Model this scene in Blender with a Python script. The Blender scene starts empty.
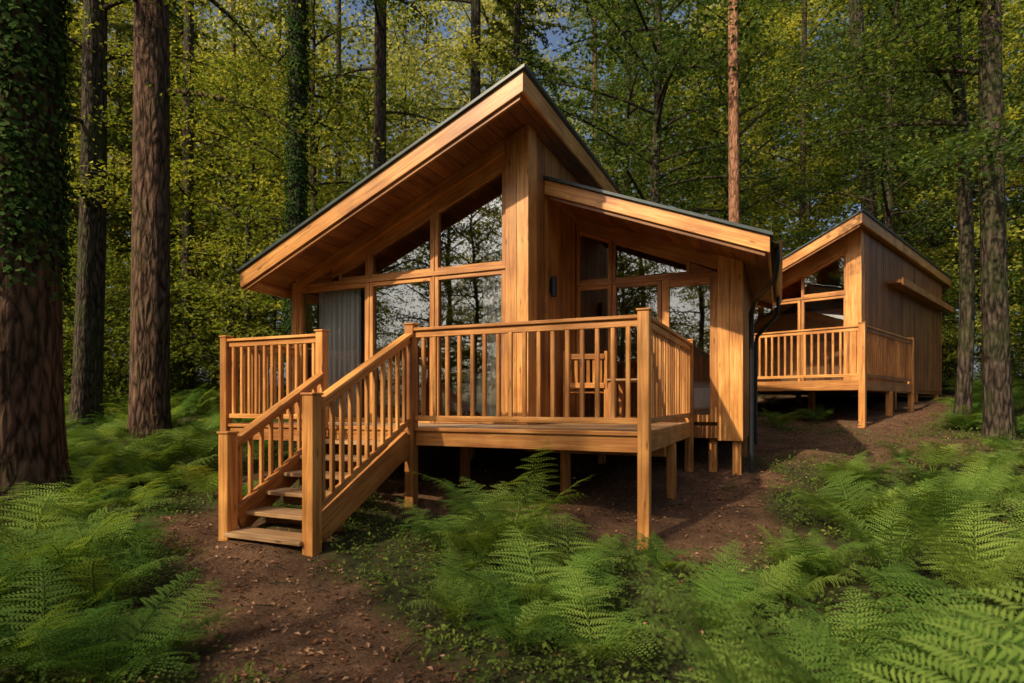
import bpy, math, numpy as np
from mathutils import Vector, Matrix
rng=np.random.default_rng(7)
scene=bpy.context.scene
D=bpy.data
# ------------------------------------------------------------ materials
def newmat(name):
    m=D.materials.new(name); m.use_nodes=True; nt=m.node_tree; nt.nodes.clear()
    return m,nt,nt.nodes,nt.links
def N(ns,t,**k):
    n=ns.new(t)
    for a,b in k.items(): setattr(n,a,b)
    return n
def ramp(ns,stops):
    r=ns.new('ShaderNodeValToRGB'); e=r.color_ramp.elements
    while len(e)<len(stops): e.new(0.5)
    for i,(p,c) in enumerate(stops):
        e[i].position=p; e[i].color=(c[0],c[1],c[2],1)
    return r
def wood(name,ca,cb,cc,rough=.5,bump=.25,tint=.35,weather=0.0):
    m,nt,ns,L=newmat(name)
    out=N(ns,'ShaderNodeOutputMaterial'); b=N(ns,'ShaderNodeBsdfPrincipled')
    L.new(b.outputs[0],out.inputs[0])
    uv=N(ns,'ShaderNodeUVMap'); uv.uv_map='UVMap'
    mp=N(ns,'ShaderNodeMapping'); mp.inputs['Scale'].default_value=(1.6,30,1)
    L.new(uv.outputs[0],mp.inputs[0])
    n1=N(ns,'ShaderNodeTexNoise'); n1.inputs['Scale'].default_value=1.0; n1.inputs['Detail'].default_value=6; n1.inputs['Distortion'].default_value=.7
    L.new(mp.outputs[0],n1.inputs[0])
    r=ramp(ns,[(.3,ca),(.5,cb),(.68,cc)]); L.new(n1.outputs[0],r.inputs[0])
    mk=N(ns,'ShaderNodeMapping'); mk.inputs['Scale'].default_value=(2.2,9,1); L.new(uv.outputs[0],mk.inputs[0])
    vo=N(ns,'ShaderNodeTexVoronoi'); vo.inputs['Scale'].default_value=1.0; L.new(mk.outputs[0],vo.inputs[0])
    kr=ramp(ns,[(.05,(.2,.14,.1)),(.14,(1,1,1))]); L.new(vo.outputs['Distance'],kr.inputs[0])
    mx=N(ns,'ShaderNodeMix',data_type='RGBA',blend_type='MULTIPLY'); mx.inputs[0].default_value=.8
    L.new(r.outputs[0],mx.inputs[6]); L.new(kr.outputs[0],mx.inputs[7])
    at=N(ns,'ShaderNodeAttribute'); at.attribute_name='rnd'
    tr=ramp(ns,[(0,(1-tint,1-tint*1.15,1-tint*1.3)),(1,(1.0+tint*.4,1.0+tint*.4,1.0+tint*.45))]); L.new(at.outputs['Fac'],tr.inputs[0])
    m2=N(ns,'ShaderNodeMix',data_type='RGBA',blend_type='MULTIPLY'); m2.inputs[0].default_value=1
    L.new(mx.outputs[2],m2.inputs[6]); L.new(tr.outputs[0],m2.inputs[7])
    tc=N(ns,'ShaderNodeTexCoord'); n3=N(ns,'ShaderNodeTexNoise'); n3.inputs['Scale'].default_value=1.7; n3.inputs['Detail'].default_value=5
    L.new(tc.outputs['Object'],n3.inputs[0])
    wr=ramp(ns,[(.36,(.6,.52,.45)),(.58,(1,1,1))]); L.new(n3.outputs[0],wr.inputs[0])
    m3=N(ns,'ShaderNodeMix',data_type='RGBA',blend_type='MULTIPLY'); m3.inputs[0].default_value=.8
    L.new(m2.outputs[2],m3.inputs[6]); L.new(wr.outputs[0],m3.inputs[7])
    L.new(m3.outputs[2],b.inputs['Base Color'])
    b.inputs['Roughness'].default_value=rough
    bp=N(ns,'ShaderNodeBump'); bp.inputs['Strength'].default_value=bump; bp.inputs['Distance'].default_value=.004
    L.new(n1.outputs[0],bp.inputs['Height']); L.new(bp.outputs[0],b.inputs['Normal'])
    return m
def simple(name,c,rough=.5,metal=0,noise=0):
    m,nt,ns,L=newmat(name)
    out=N(ns,'ShaderNodeOutputMaterial'); b=N(ns,'ShaderNodeBsdfPrincipled'); L.new(b.outputs[0],out.inputs[0])
    tc=N(ns,'ShaderNodeTexCoord'); n=N(ns,'ShaderNodeTexNoise'); n.inputs['Scale'].default_value=6; n.inputs['Detail'].default_value=6
    L.new(tc.outputs['Object'],n.inputs[0])
    r=ramp(ns,[(.3,tuple(x*(1-noise) for x in c)),(.7,tuple(min(1,x*(1+noise)) for x in c))]); L.new(n.outputs[0],r.inputs[0])
    L.new(r.outputs[0],b.inputs['Base Color']); b.inputs['Roughness'].default_value=rough; b.inputs['Metallic'].default_value=metal
    return m
def leafmat(name,c1,c2,c3,transl=.4,rough=.5,hv=.02):
    m,nt,ns,L=newmat(name)
    out=N(ns,'ShaderNodeOutputMaterial'); b=N(ns,'ShaderNodeBsdfDiffuse'); t=N(ns,'ShaderNodeBsdfTranslucent')
    at=N(ns,'ShaderNodeAttribute'); at.attribute_name='rnd'
    r=ramp(ns,[(.0,c1),(.55,c2),(1.0,c3)]); L.new(at.outputs['Fac'],r.inputs[0])
    oi=N(ns,'ShaderNodeObjectInfo')
    hs=N(ns,'ShaderNodeHueSaturation')
    mr=N(ns,'ShaderNodeMapRange'); mr.inputs[3].default_value=.5-hv; mr.inputs[4].default_value=.5+hv*.5
    L.new(oi.outputs['Random'],mr.inputs[0]); L.new(mr.outputs[0],hs.inputs['Hue'])
    mv=N(ns,'ShaderNodeMapRange'); mv.inputs[3].default_value=1.3; mv.inputs[4].default_value=.7
    L.new(oi.outputs['Random'],mv.inputs[0]); L.new(mv.outputs[0],hs.inputs['Value'])
    L.new(r.outputs[0],hs.inputs['Color'])
    L.new(hs.outputs[0],b.inputs['Color'])
    mx=N(ns,'ShaderNodeMixShader'); mx.inputs[0].default_value=transl
    h2=N(ns,'ShaderNodeMix',data_type='RGBA',blend_type='MULTIPLY'); h2.inputs[0].default_value=1; h2.inputs[7].default_value=(1.7,1.45,.7,1)
    L.new(hs.outputs[0],h2.inputs[6]); L.new(h2.outputs[2],t.inputs[0])
    L.new(b.outputs[0],mx.inputs[1]); L.new(t.outputs[0],mx.inputs[2]); L.new(mx.outputs[0],out.inputs[0])
    return m
def barkmat(name,c1,c2,c3,scale=1.0,moss=0.0):
    m,nt,ns,L=newmat(name)
    out=N(ns,'ShaderNodeOutputMaterial'); b=N(ns,'ShaderNodeBsdfPrincipled'); L.new(b.outputs[0],out.inputs[0])
    tc=N(ns,'ShaderNodeTexCoord'); mp=N(ns,'ShaderNodeMapping'); mp.inputs['Scale'].default_value=(11*scale,11*scale,2.6*scale)
    L.new(tc.outputs['Object'],mp.inputs[0])
    n=N(ns,'ShaderNodeTexNoise'); n.inputs['Scale'].default_value=1.6; n.inputs['Detail'].default_value=8; n.inputs['Distortion'].default_value=.8
    L.new(mp.outputs[0],n.inputs[0])
    v=N(ns,'ShaderNodeTexVoronoi',feature='DISTANCE_TO_EDGE'); v.inputs['Scale'].default_value=1.5
    ad=N(ns,'ShaderNodeMix',data_type='VECTOR'); ad.inputs[0].default_value=.25
    L.new(mp.outputs[0],ad.inputs[4]); L.new(n.outputs['Color'],ad.inputs[5]); L.new(ad.outputs[1],v.inputs[0])
    mul=N(ns,'ShaderNodeMath',operation='MULTIPLY_ADD'); mul.inputs[1].default_value=1.3
    L.new(v.outputs['Distance'],mul.inputs[0]); L.new(n.outputs[0],mul.inputs[2])
    r=ramp(ns,[(.45,c1),(.68,c2),(1.0,c3)]); L.new(mul.outputs[0],r.inputs[0])
    n2=N(ns,'ShaderNodeTexNoise'); n2.inputs['Scale'].default_value=1.3; n2.inputs['Detail'].default_value=4; L.new(tc.outputs['Object'],n2.inputs[0])
    mr=ramp(ns,[(.45,(0,0,0)),(.65,(moss,moss,moss))]); L.new(n2.outputs[0],mr.inputs[0])
    mx=N(ns,'ShaderNodeMix',data_type='RGBA'); mx.inputs[7].default_value=(.05,.065,.018,1)
    L.new(mr.outputs[0],mx.inputs[0]); L.new(r.outputs[0],mx.inputs[6]); L.new(mx.outputs[2],b.inputs['Base Color'])
    b.inputs['Roughness'].default_value=.95; b.inputs['Specular IOR Level'].default_value=.15
    bp=N(ns,'ShaderNodeBump'); bp.inputs['Strength'].default_value=1; bp.inputs['Distance'].default_value=.05
    L.new(mul.outputs[0],bp.inputs['Height']); L.new(bp.outputs[0],b.inputs['Normal'])
    return m
M_rail=wood('rail_timber',(.40,.145,.028),(.63,.265,.06),(.78,.39,.115))
M_fascia=wood('fascia_timber',(.44,.165,.034),(.69,.305,.072),(.82,.44,.14),rough=.42)
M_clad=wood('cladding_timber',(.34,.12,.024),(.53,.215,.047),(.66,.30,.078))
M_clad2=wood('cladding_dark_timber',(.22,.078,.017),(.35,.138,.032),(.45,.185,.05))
M_deck=wood('deck_timber',(.26,.14,.06),(.42,.25,.11),(.54,.34,.17),rough=.6)
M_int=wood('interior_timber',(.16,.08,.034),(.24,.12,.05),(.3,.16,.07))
M_roof=simple('roof_membrane',(.04,.058,.06),.38,0,.35)
M_gut=simple('gutter_black',(.018,.02,.022),.35,0,.2)
M_cur=leafmat('curtain_cloth',(.88,.88,.88),(.88,.88,.88),(.88,.88,.88),.2,.5,0)
M_bed=simple('bed_linen',(.6,.65,.72),.9,0,.05)
M_ped=simple('dark_void',(.03,.025,.02),.9,0,.2)
def glassmat():
    m,nt,ns,L=newmat('window_glass')
    out=N(ns,'ShaderNodeOutputMaterial'); t=N(ns,'ShaderNodeBsdfTransparent'); t.inputs[0].default_value=(.97,.98,.97,1)
    g=N(ns,'ShaderNodeBsdfGlossy'); g.inputs['Roughness'].default_value=.01; g.inputs[0].default_value=(.92,.97,.97,1)
    f=N(ns,'ShaderNodeFresnel'); f.inputs[0].default_value=1.5
    a=N(ns,'ShaderNodeMath',operation='MULTIPLY_ADD'); a.inputs[1].default_value=1.6; a.inputs[2].default_value=.14; a.use_clamp=True
    tc=N(ns,'ShaderNodeTexCoord'); n=N(ns,'ShaderNodeTexNoise'); n.inputs['Scale'].default_value=1.2; L.new(tc.outputs['Object'],n.inputs[0])
    bp=N(ns,'ShaderNodeBump'); bp.inputs['Strength'].default_value=.1; bp.inputs['Distance'].default_value=.015; L.new(n.outputs[0],bp.inputs['Height']); L.new(bp.outputs[0],g.inputs['Normal'])
    L.new(f.outputs[0],a.inputs[0])
    mx=N(ns,'ShaderNodeMixShader'); L.new(a.outputs[0],mx.inputs[0]); L.new(t.outputs[0],mx.inputs[1]); L.new(g.outputs[0],mx.inputs[2]); L.new(mx.outputs[0],out.inputs[0])
    return m
M_glass=glassmat()
M_bark=barkmat('bark_dark',(.014,.010,.007),(.06,.042,.03),(.11,.08,.058),1,.6)
M_barkred=barkmat('bark_red',(.025,.013,.008),(.10,.056,.034),(.18,.105,.065),.8,.2)
M_barkpine=barkmat('bark_pine',(.12,.055,.03),(.3,.14,.075),(.4,.2,.12),1,0)
M_leaf=leafmat('leaf_broad',(.05,.09,.018),(.11,.165,.028),(.21,.25,.047),.45)
M_leafY=leafmat('leaf_sunny',(.12,.175,.028),(.23,.275,.045),(.40,.41,.08),.5)  # sunlit, hazy background glow put into the leaf colour by brightening it
M_leafHaze=leafmat('leaf_far_haze',(.24,.29,.10),(.37,.40,.14),(.50,.51,.21),.5)  # distance haze painted into the leaf colour: lighter and less saturated
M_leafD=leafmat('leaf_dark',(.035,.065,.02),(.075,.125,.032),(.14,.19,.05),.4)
M_needle=leafmat('needles',(.06,.09,.022),(.11,.15,.032),(.18,.20,.05),.35)
M_ivy=leafmat('ivy_leaf',(.02,.045,.012),(.04,.08,.02),(.08,.13,.035),.2,.35)
M_fern=leafmat('fern_leaf',(.05,.11,.022),(.11,.205,.035),(.25,.34,.07),.42,.45,.025)
M_herb=leafmat('herb_leaf',(.06,.10,.022),(.11,.17,.032),(.2,.24,.05),.35)
M_litter=leafmat('leaf_litter_brown',(.08,.035,.016),(.20,.10,.045),(.42,.26,.14),.1,.8)
# ------------------------------------------------------------ mesh builder
def nrm(a): return a/np.maximum(np.linalg.norm(a,axis=-1,keepdims=True),1e-9)
class MB:
    def __init__(s): s.v=[];s.f=[];s.m=[];s.r=[];s.uv=[];s.sm=[];s.n=0
    def add(s,v,f,mat=0,r=None,uv=None,smooth=False):
        v=np.asarray(v,float).reshape(-1,3); f=np.asarray(f,int).reshape(-1,4); k=len(f)
        s.v.append(v); s.f.append(f+s.n); s.n+=len(v); s.m.append(np.full(k,mat))
        s.r.append(np.full(k,.5) if r is None else np.broadcast_to(r,(k,)).astype(float))
        s.uv.append(np.zeros((k*4,2)) if uv is None else uv); s.sm.append(np.full(k,smooth))
    def quads(s,Q,mat=0,r=None):
        s.add(Q.reshape(-1,3),np.arange(len(Q)*4),mat,r)
    def hexa(s,P,mat=0,axis=None):
        P=np.asarray(P,float)
        F=[(3,2,1,0),(4,5,6,7),(0,1,5,4),(1,2,6,5),(2,3,7,6),(3,0,4,7)]
        if axis is None:
            es=[P[1]-P[0],P[3]-P[0],P[4]-P[0]]; axis=max(es,key=lambda e:np.linalg.norm(e))
        axis=axis/np.linalg.norm(axis)
        off=rng.uniform(0,50,2); uv=[]
        for q in F:
            n=np.cross(P[q[1]]-P[q[0]],P[q[3]]-P[q[0]]); n/=max(np.linalg.norm(n),1e-9)
            if abs(n@axis)>.9:
                a2=np.array([0,0,1.]) if abs(axis[2])<.7 else np.array([1.,0,0]); b2=np.cross(n,a2)
                for i in q: uv.append((P[i]@a2*.2+off[0],P[i]@b2+off[1]))
            else:
                b2=np.cross(n,axis)
                for i in q: uv.append((P[i]@axis+off[0],P[i]@b2+off[1]))
        s.add(P,F,mat,rng.uniform(0,1),np.array(uv))
    def box(s,a,b,mat=0):
        x0,y0,z0=a;x1,y1,z1=b
        s.hexa([(x0,y0,z0),(x1,y0,z0),(x1,y1,z0),(x0,y1,z0),(x0,y0,z1),(x1,y0,z1),(x1,y1,z1),(x0,y1,z1)],mat)
    def beam(s,p0,p1,w,h,mat=0,up=(0,0,1)):
        p0=np.array(p0,float);p1=np.array(p1,float);d=nrm(p1-p0);up=np.array(up,float)
        sd=nrm(np.cross(d,up)); u=np.cross(sd,d)
        a=sd*w/2;b=u*h/2
        s.hexa([p0-a-b,p1-a-b,p1+a-b,p0+a-b,p0-a+b,p1-a+b,p1+a+b,p0+a+b],mat,d)
    def tube(s,P,R,seg=8,mat=0,wob=0,smooth=True):
        P=np.asarray(P,float);R=np.asarray(R,float);k=len(P)
        T=nrm(np.gradient(P,axis=0)); ref=np.array([1,0,0.]) if abs(T[0][0])<.8 else np.array([0,1.,0])
        A=nrm(np.cross(T,ref)); B=np.cross(T,A)
        th=np.linspace(0,2*np.pi,seg,endpoint=False)
        rr=np.ones((k,seg))
        if wob:
            for q in range(2,6):
                rr+=wob/q*2*np.sin(q*th[None,:]+rng.uniform(0,6)+np.linspace(0,rng.uniform(-3,3),k)[:,None])
        V=P[:,None,:]+(A[:,None,:]*np.cos(th)[None,:,None]+B[:,None,:]*np.sin(th)[None,:,None])*(R[:,None]*rr)[:,:,None]
        i,j=np.meshgrid(np.arange(k-1),np.arange(seg),indexing='ij'); j2=(j+1)%seg
        F=np.stack([i*seg+j,(i+1)*seg+j,(i+1)*seg+j2,i*seg+j2],-1).reshape(-1,4)
        s.add(V.reshape(-1,3),F,mat,smooth=smooth)
    def mesh(s,name,mats):
        v=np.concatenate(s.v);f=np.concatenate(s.f);k=len(f)
        me=D.meshes.new(name); me.vertices.add(len(v)); me.vertices.foreach_set('co',v.ravel())
        me.loops.add(k*4); me.loops.foreach_set('vertex_index',f.ravel().astype(np.int32))
        me.polygons.add(k); me.polygons.foreach_set('loop_start',np.arange(0,k*4,4,dtype=np.int32)); me.polygons.foreach_set('loop_total',np.full(k,4,dtype=np.int32))
        for m in mats: me.materials.append(m)
        me.polygons.foreach_set('material_index',np.concatenate(s.m).astype(np.int32))
        me.polygons.foreach_set('use_smooth',np.concatenate(s.sm))
        at=me.attributes.new('rnd','FLOAT','FACE'); at.data.foreach_set('value',np.concatenate(s.r))
        uvl=me.uv_layers.new(name='UVMap'); uvl.data.foreach_set('uv',np.concatenate(s.uv).ravel())
        me.update(calc_edges=True); me.validate()
        return me
def obj(name,me,parent=None,loc=(0,0,0),rz=0,sc=1):
    o=D.objects.new(name,me); scene.collection.objects.link(o); o.location=loc; o.rotation_euler=(0,0,rz)
    o.scale=(sc,sc,sc) if not hasattr(sc,'__len__') else sc
    if parent: o.parent=parent
    return o
def empty(name,loc=(0,0,0),rz=0): 
    e=obj(name,None,None,loc,rz); e.empty_display_size=.3; return e
def bev(o,w=.005):
    m=o.modifiers.new('bevel','BEVEL'); m.width=w; m.segments=1; m.limit_method='ANGLE'
def leafq(C,L,W,r,flat=.5,fold=.15):
    n=len(C); nn=nrm(r.normal(size=(n,3))*(1-flat)+np.array([0,0,flat*1.5])); d=nrm(np.cross(nn,r.normal(size=(n,3)))); sd=np.cross(nn,d)
    L=np.broadcast_to(L,(n,))[:,None];W=np.broadcast_to(W,(n,))[:,None]
    return np.stack([C-d*L/2,C+sd*W/2+nn*L*fold,C+d*L/2,C-sd*W/2+nn*L*fold],1)
# ------------------------------------------------------------ ground
def ss(a,b,x): t=np.clip((x-a)/(b-a),0,1); return t*t*(3-2*t)
def G(x,y):
    x=np.asarray(x,float);y=np.asarray(y,float)
    g=.12*np.clip(y-4,0,4)+.09*np.clip(y-8,0,6)+.055*np.clip(y-14,0,34)+.025*np.clip(x,-6,12)*ss(5,12,y)
    g=g+.035*np.sin(x*1.3+y*.7)+.03*np.sin(x*2.9-y*2.1+1)+.015*np.sin(x*5.1+y*4.3)
    return g
PATH=np.array([(-.25,2.2),(-.75,3.2),(-1.35,3.85),(-1.95,4.55),(-2.2,5.1),(-2.45,5.5),(-3.3,6.1)])
def pathd(x,y):
    x=np.asarray(x,float);y=np.asarray(y,float);best=np.full(x.shape,99.)
    for a,b in zip(PATH[:-1],PATH[1:]):
        ab=b-a;t=np.clip(((x-a[0])*ab[0]+(y-a[1])*ab[1])/(ab@ab),0,1)
        best=np.minimum(best,np.hypot(x-a[0]-t*ab[0],y-a[1]-t*ab[1]))
    return best
TH=math.radians(24.07);cT,sT=math.cos(TH),math.sin(TH);C1=(1.25,5.64)
TH2=math.radians(45);C2=(7.02,12.0)
def loc1(x,y): dx=x-C1[0];dy=y-C1[1]; return dx*cT-dy*sT,dx*sT+dy*cT
def loc2(x,y): dx=x-C2[0];dy=y-C2[1];c=.7071; return dx*c-dy*c,dx*c+dy*c
def w1(u,v): return C1[0]+u*cT+v*sT, C1[1]-u*sT+v*cT
def w2(u,v): c=.7071; return C2[0]+u*c+v*c, C2[1]-u*c+v*c
def bare(x,y):
    d=pathd(x,y); p=1-ss(.36,.62,d+.1*np.sin(x*7+y*3)*1+.07*np.sin(y*11))
    u,v=loc1(x,y); wob=.25*np.sin(x*3.1+y*1.7)+.15*np.sin(x*7.3-y*4.1)
    hs=ss(-5.9,-5.3,u)*(1-ss(.8,1.5,u+wob))*ss(-.5,.3,v+wob)*(1-ss(7,8,v))
    q=np.exp(-(((x-5.4)/2.7)**2+((y-10.2)/1.9)**2)**2)*ss(-.5,.2,.3+wob)
    u2,v2=loc2(x,y); h2=ss(-6,-5,u2)*(1-ss(.5,1.5,u2))*ss(-1.2,-.2,v2)*(1-ss(11,12,v2))
    return np.clip(np.maximum.reduce([p,hs,q*.9,h2]),0,1)
def axis(lo,hi,st,far):
    a=np.arange(lo,hi,st); k=st*1.25**np.arange(1,60); up=hi+np.cumsum(k); dn=lo-np.cumsum(k)
    return np.concatenate([dn[dn>-far][::-1],a,up[up<far]])
xs=axis(-10,13,.14,260);ys=axis(0,17,.14,260)
X,Y=np.meshgrid(xs,ys,indexing='xy');Z=G(X,Y)
mb=MB();nx=len(xs);ny=len(ys);i,j=np.meshgrid(np.arange(ny-1),np.arange(nx-1),indexing='ij')
mb.add(np.stack([X,Y,Z],-1).reshape(-1,3),np.stack([i*nx+j,i*nx+j+1,(i+1)*nx+j+1,(i+1)*nx+j],-1).reshape(-1,4),smooth=True)
def groundmat():
    m,nt,ns,L=newmat('forest_floor')
    out=N(ns,'ShaderNodeOutputMaterial'); b=N(ns,'ShaderNodeBsdfPrincipled'); L.new(b.outputs[0],out.inputs[0])
    tc=N(ns,'ShaderNodeTexCoord')
    v=N(ns,'ShaderNodeTexNoise'); v.inputs['Scale'].default_value=55; v.inputs['Detail'].default_value=5; v.inputs['Roughness'].default_value=.75; L.new(tc.outputs['Object'],v.inputs[0])
    n=N(ns,'ShaderNodeTexNoise'); n.inputs['Scale'].default_value=2.6; n.inputs['Detail'].default_value=10; n.inputs['Roughness'].default_value=.65; L.new(tc.outputs['Object'],n.inputs[0])
    r=ramp(ns,[(.3,(.07,.034,.019)),(.5,(.18,.10,.055)),(.72,(.33,.21,.125))]); L.new(v.outputs[0],r.inputs[0])
    r2=ramp(ns,[(.3,(.45,.42,.4)),(.65,(1.15,1.1,1.05))]); L.new(n.outputs[0],r2.inputs[0])
    mu=N(ns,'ShaderNodeMix',data_type='RGBA',blend_type='MULTIPLY'); mu.inputs[0].default_value=1; L.new(r.outputs[0],mu.inputs[6]); L.new(r2.outputs[0],mu.inputs[7])
    at=N(ns,'ShaderNodeAttribute'); at.attribute_name='bare'
    n2=N(ns,'ShaderNodeTexNoise'); n2.inputs['Scale'].default_value=9; n2.inputs['Detail'].default_value=6; L.new(tc.outputs['Object'],n2.inputs[0])
    gr=ramp(ns,[(.35,(.03,.028,.012)),(.6,(.06,.068,.02)),(.75,(.11,.07,.036))]); L.new(n2.outputs[0],gr.inputs[0])
    mx=N(ns,'ShaderNodeMix',data_type='RGBA'); L.new(at.outputs['Fac'],mx.inputs[0]); L.new(gr.outputs[0],mx.inputs[6]); L.new(mu.outputs[2],mx.inputs[7])
    L.new(mx.outputs[2],b.inputs['Base Color']); b.inputs['Roughness'].default_value=.95; b.inputs['Specular IOR Level'].default_value=.15
    bp=N(ns,'ShaderNodeBump'); bp.inputs['Strength'].default_value=.9; bp.inputs['Distance'].default_value=.03
    ad=N(ns,'ShaderNodeMath',operation='ADD'); L.new(v.outputs[0],ad.inputs[0]); L.new(n.outputs[0],ad.inputs[1]); L.new(ad.outputs[0],bp.inputs['Height']); L.new(bp.outputs[0],b.inputs['Normal'])
    return m
gm=mb.mesh('ground',[groundmat()]); a=gm.attributes.new('bare','FLOAT','POINT'); a.data.foreach_set('value',bare(X,Y).ravel())
obj('ground',gm)
r=np.random.default_rng(3)
n=60000; x=r.uniform(-8,12,n);y=2.4+(r.uniform(0,1,n)**1.7)*13; k=r.uniform(0,1,n)<(.12+.75*bare(x,y)); x,y=x[k],y[k]
c=np.stack([x,y,G(x,y)+.008+r.uniform(0,.014,len(x))],-1); mb=MB(); sz=r.uniform(.015,.055,len(x)); mb.quads(leafq(c,sz,sz*.55,r,.7,.18),0,r.uniform(0,1,len(x)))
obj('leaf_litter',mb.mesh('leaf_litter',[M_litter]))
# twigs
mb=MB(); n=260
for _ in range(n):
    x=r.uniform(-4,8);y=3+r.uniform(0,1)**1.5*8;a=r.uniform(0,6.28);l=r.uniform(.06,.3);p=np.array([x,y,float(G(x,y))+.012]);q=np.array([x+math.cos(a)*l,y+math.sin(a)*l,0]);q[2]=float(G(q[0],q[1]))+.015
    mb.tube([p,(p+q)/2+np.array([r.normal(0,.01),r.normal(0,.01),.008]),q],[.005,.004,.002],4,0)
obj('fallen_twigs',mb.mesh('fallen_twigs',[M_bark]))
n=17000; x=r.uniform(-9,13,n);y=2.2+(r.uniform(0,1,n)**1.4)*14; k=r.uniform(0,1,n)>bare(x,y)*1.04+.0; x,y=x[k],y[k]
m_=12; cx=np.repeat(x,m_)+r.normal(0,.06,len(x)*m_); cy=np.repeat(y,m_)+r.normal(0,.06,len(x)*m_); cz=G(cx,cy)+np.abs(r.normal(.03,.06,len(cx)))
mb=MB(); sz=r.uniform(.02,.05,len(cx)); mb.quads(leafq(np.stack([cx,cy,cz],-1),sz,sz*.6,r,.5),0,np.clip(np.repeat(r.uniform(0,.7,len(x)),m_)+r.uniform(0,.3,len(cx)),0,1))
obj('ground_cover_plants',mb.mesh('ground_cover_plants',[M_herb]))
# ------------------------------------------------------------ cabins
RA,FA,CL,DK,RF,GL,IN,CU,GU,C3,BD,VO=range(12)
CM=[M_rail,M_fascia,M_clad,M_deck,M_roof,M_glass,M_int,M_cur,M_gut,M_clad2,M_bed,M_ped]
def cab(name,mbx,parent,b=.004):
    o=obj(name,mbx.mesh(name,CM),parent)
    if b: bev(o,b)
    return o
def railing(mb,p0,p1,zd,zt,sp=.15,pad=.05,bw=.042,zt1=None,zd1=None):
    zt1=zt if zt1 is None else zt1; zd1=zd if zd1 is None else zd1
    p0=np.array(p0,float);p1=np.array(p1,float);L=np.linalg.norm(p1-p0);d=(p1-p0)/L;a=p0+d*pad;b=p1-d*pad
    mb.beam((*a,zt-.02),(*b,zt1-.02),.105,.035,RA); mb.beam((*a,zt-.075),(*b,zt1-.075),.05,.07,RA)
    mb.beam((*a,zd+.10),(*b,zd1+.10),.05,.06,RA)
    k=max(1,int(round(L/sp)))
    for i in range(1,k):
        t=i/k; q=p0+(p1-p0)*t; tt=((np.linalg.norm(q-a)/np.linalg.norm(b-a)))
        z0=zd+(zd1-zd)*tt+.12; z1=zt+(zt1-zt)*tt-.10
        j=rng.normal(0,.003,2)
        mb.beam((q[0]+j[0],q[1]+j[1],z0),(q[0]+j[0],q[1]+j[1],z1),bw,bw*.9,RA,up=(-d[1],d[0],0))
def post(mb,u,v,z0,z1,w=.11,cap=True):
    mb.box((u-w/2,v-w/2,z0),(u+w/2,v+w/2,z1),RA)
    if cap: mb.box((u-w/2-.012,v-w/2-.012,z1+.001),(u+w/2+.012,v+w/2+.012,z1+.022),RA)
def clad_u(mb,u,v0,v1,zb,zt,side=1,mat=CL,bw=.115,th=.022):
    v=v0
    while v<v1-.01:
        e=min(v+bw-.012,v1); o=rng.uniform(0,.004)
        mb.box((u+o*side if side>0 else u-th-o,v,zb),((u+th+o) if side>0 else u,e,zt),mat); v+=bw
def roof(mb,u0,z0,u1,z1,v0,v1,th=.2,mem=.045):
    def Z(u): return z0+(z1-z0)*(u-u0)/(u1-u0)
    a=.03
    nb=int((u1-u0)/.14)
    for i in range(nb):
        ua=u0+a+(u1-u0-2*a)*i/nb; ub=u0+a+(u1-u0-2*a)*(i+1)/nb-.006
        mb.hexa([(ua,v0+a,Z(ua)-.11),(ub,v0+a,Z(ub)-.11),(ub,v1-a,Z(ub)-.11),(ua,v1-a,Z(ua)-.11),(ua,v0+a,Z(ua)-.08),(ub,v0+a,Z(ub)-.08),(ub,v1-a,Z(ub)-.08),(ua,v1-a,Z(ua)-.08)],C3,np.array([0,1.,0]))
    mb.hexa([(u0+a,v0+a,Z(u0+a)-.079),(u1-a,v0+a,Z(u1-a)-.079),(u1-a,v1-a,Z(u1-a)-.079),(u0+a,v1-a,Z(u0+a)-.079)]+[(u0+a,v0+a,Z(u0+a)-.002),(u1-a,v0+a,Z(u1-a)-.002),(u1-a,v1-a,Z(u1-a)-.002),(u0+a,v1-a,Z(u0+a)-.002)],C3)
    for (va,vb) in ((v0,v0+a-.002),(v1-a+.002,v1)):
        mb.hexa([(u0,va,Z(u0)-th),(u1,va,Z(u1)-th),(u1,vb,Z(u1)-th),(u0,vb,Z(u0)-th),(u0,va,Z(u0)),(u1,va,Z(u1)),(u1,vb,Z(u1)),(u0,vb,Z(u0))],FA)
    mb.hexa([(u0+.05,v0+.032,Z(u0+.05)-th-.05),(u1-.05,v0+.032,Z(u1-.05)-th-.05),(u1-.05,v0+.07,Z(u1-.05)-th-.05),(u0+.05,v0+.07,Z(u0+.05)-th-.05),(u0+.05,v0+.032,Z(u0+.05)-.115),(u1-.05,v0+.032,Z(u1-.05)-.115),(u1-.05,v0+.07,Z(u1-.05)-.115),(u0+.05,v0+.07,Z(u0+.05)-.115)],C3)
    for (ua,ub) in ((u0,u0+a-.002),(u1-a+.002,u1)):
        mb.hexa([(ua,v0+a,Z(ua)-th),(ub,v0+a,Z(ub)-th),(ub,v1-a,Z(ub)-th),(ua,v1-a,Z(ua)-th),(ua,v0+a,Z(ua)),(ub,v0+a,Z(ub)),(ub,v1-a,Z(ub)),(ua,v1-a,Z(ua))],FA,np.array([0,1.,0]))
    e=.035
    def zz(u,o): return Z(u)+o
    mb.hexa([(u0-e,v0-e,zz(u0-e,.003)),(u1+e,v0-e,zz(u1+e,.003)),(u1+e,v1+e,zz(u1+e,.003)),(u0-e,v1+e,zz(u0-e,.003)),(u0-e,v0-e,zz(u0-e,mem)),(u1+e,v0-e,zz(u1+e,mem)),(u1+e,v1+e,zz(u1+e,mem)),(u0-e,v1+e,zz(u0-e,mem))],RF)
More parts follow.
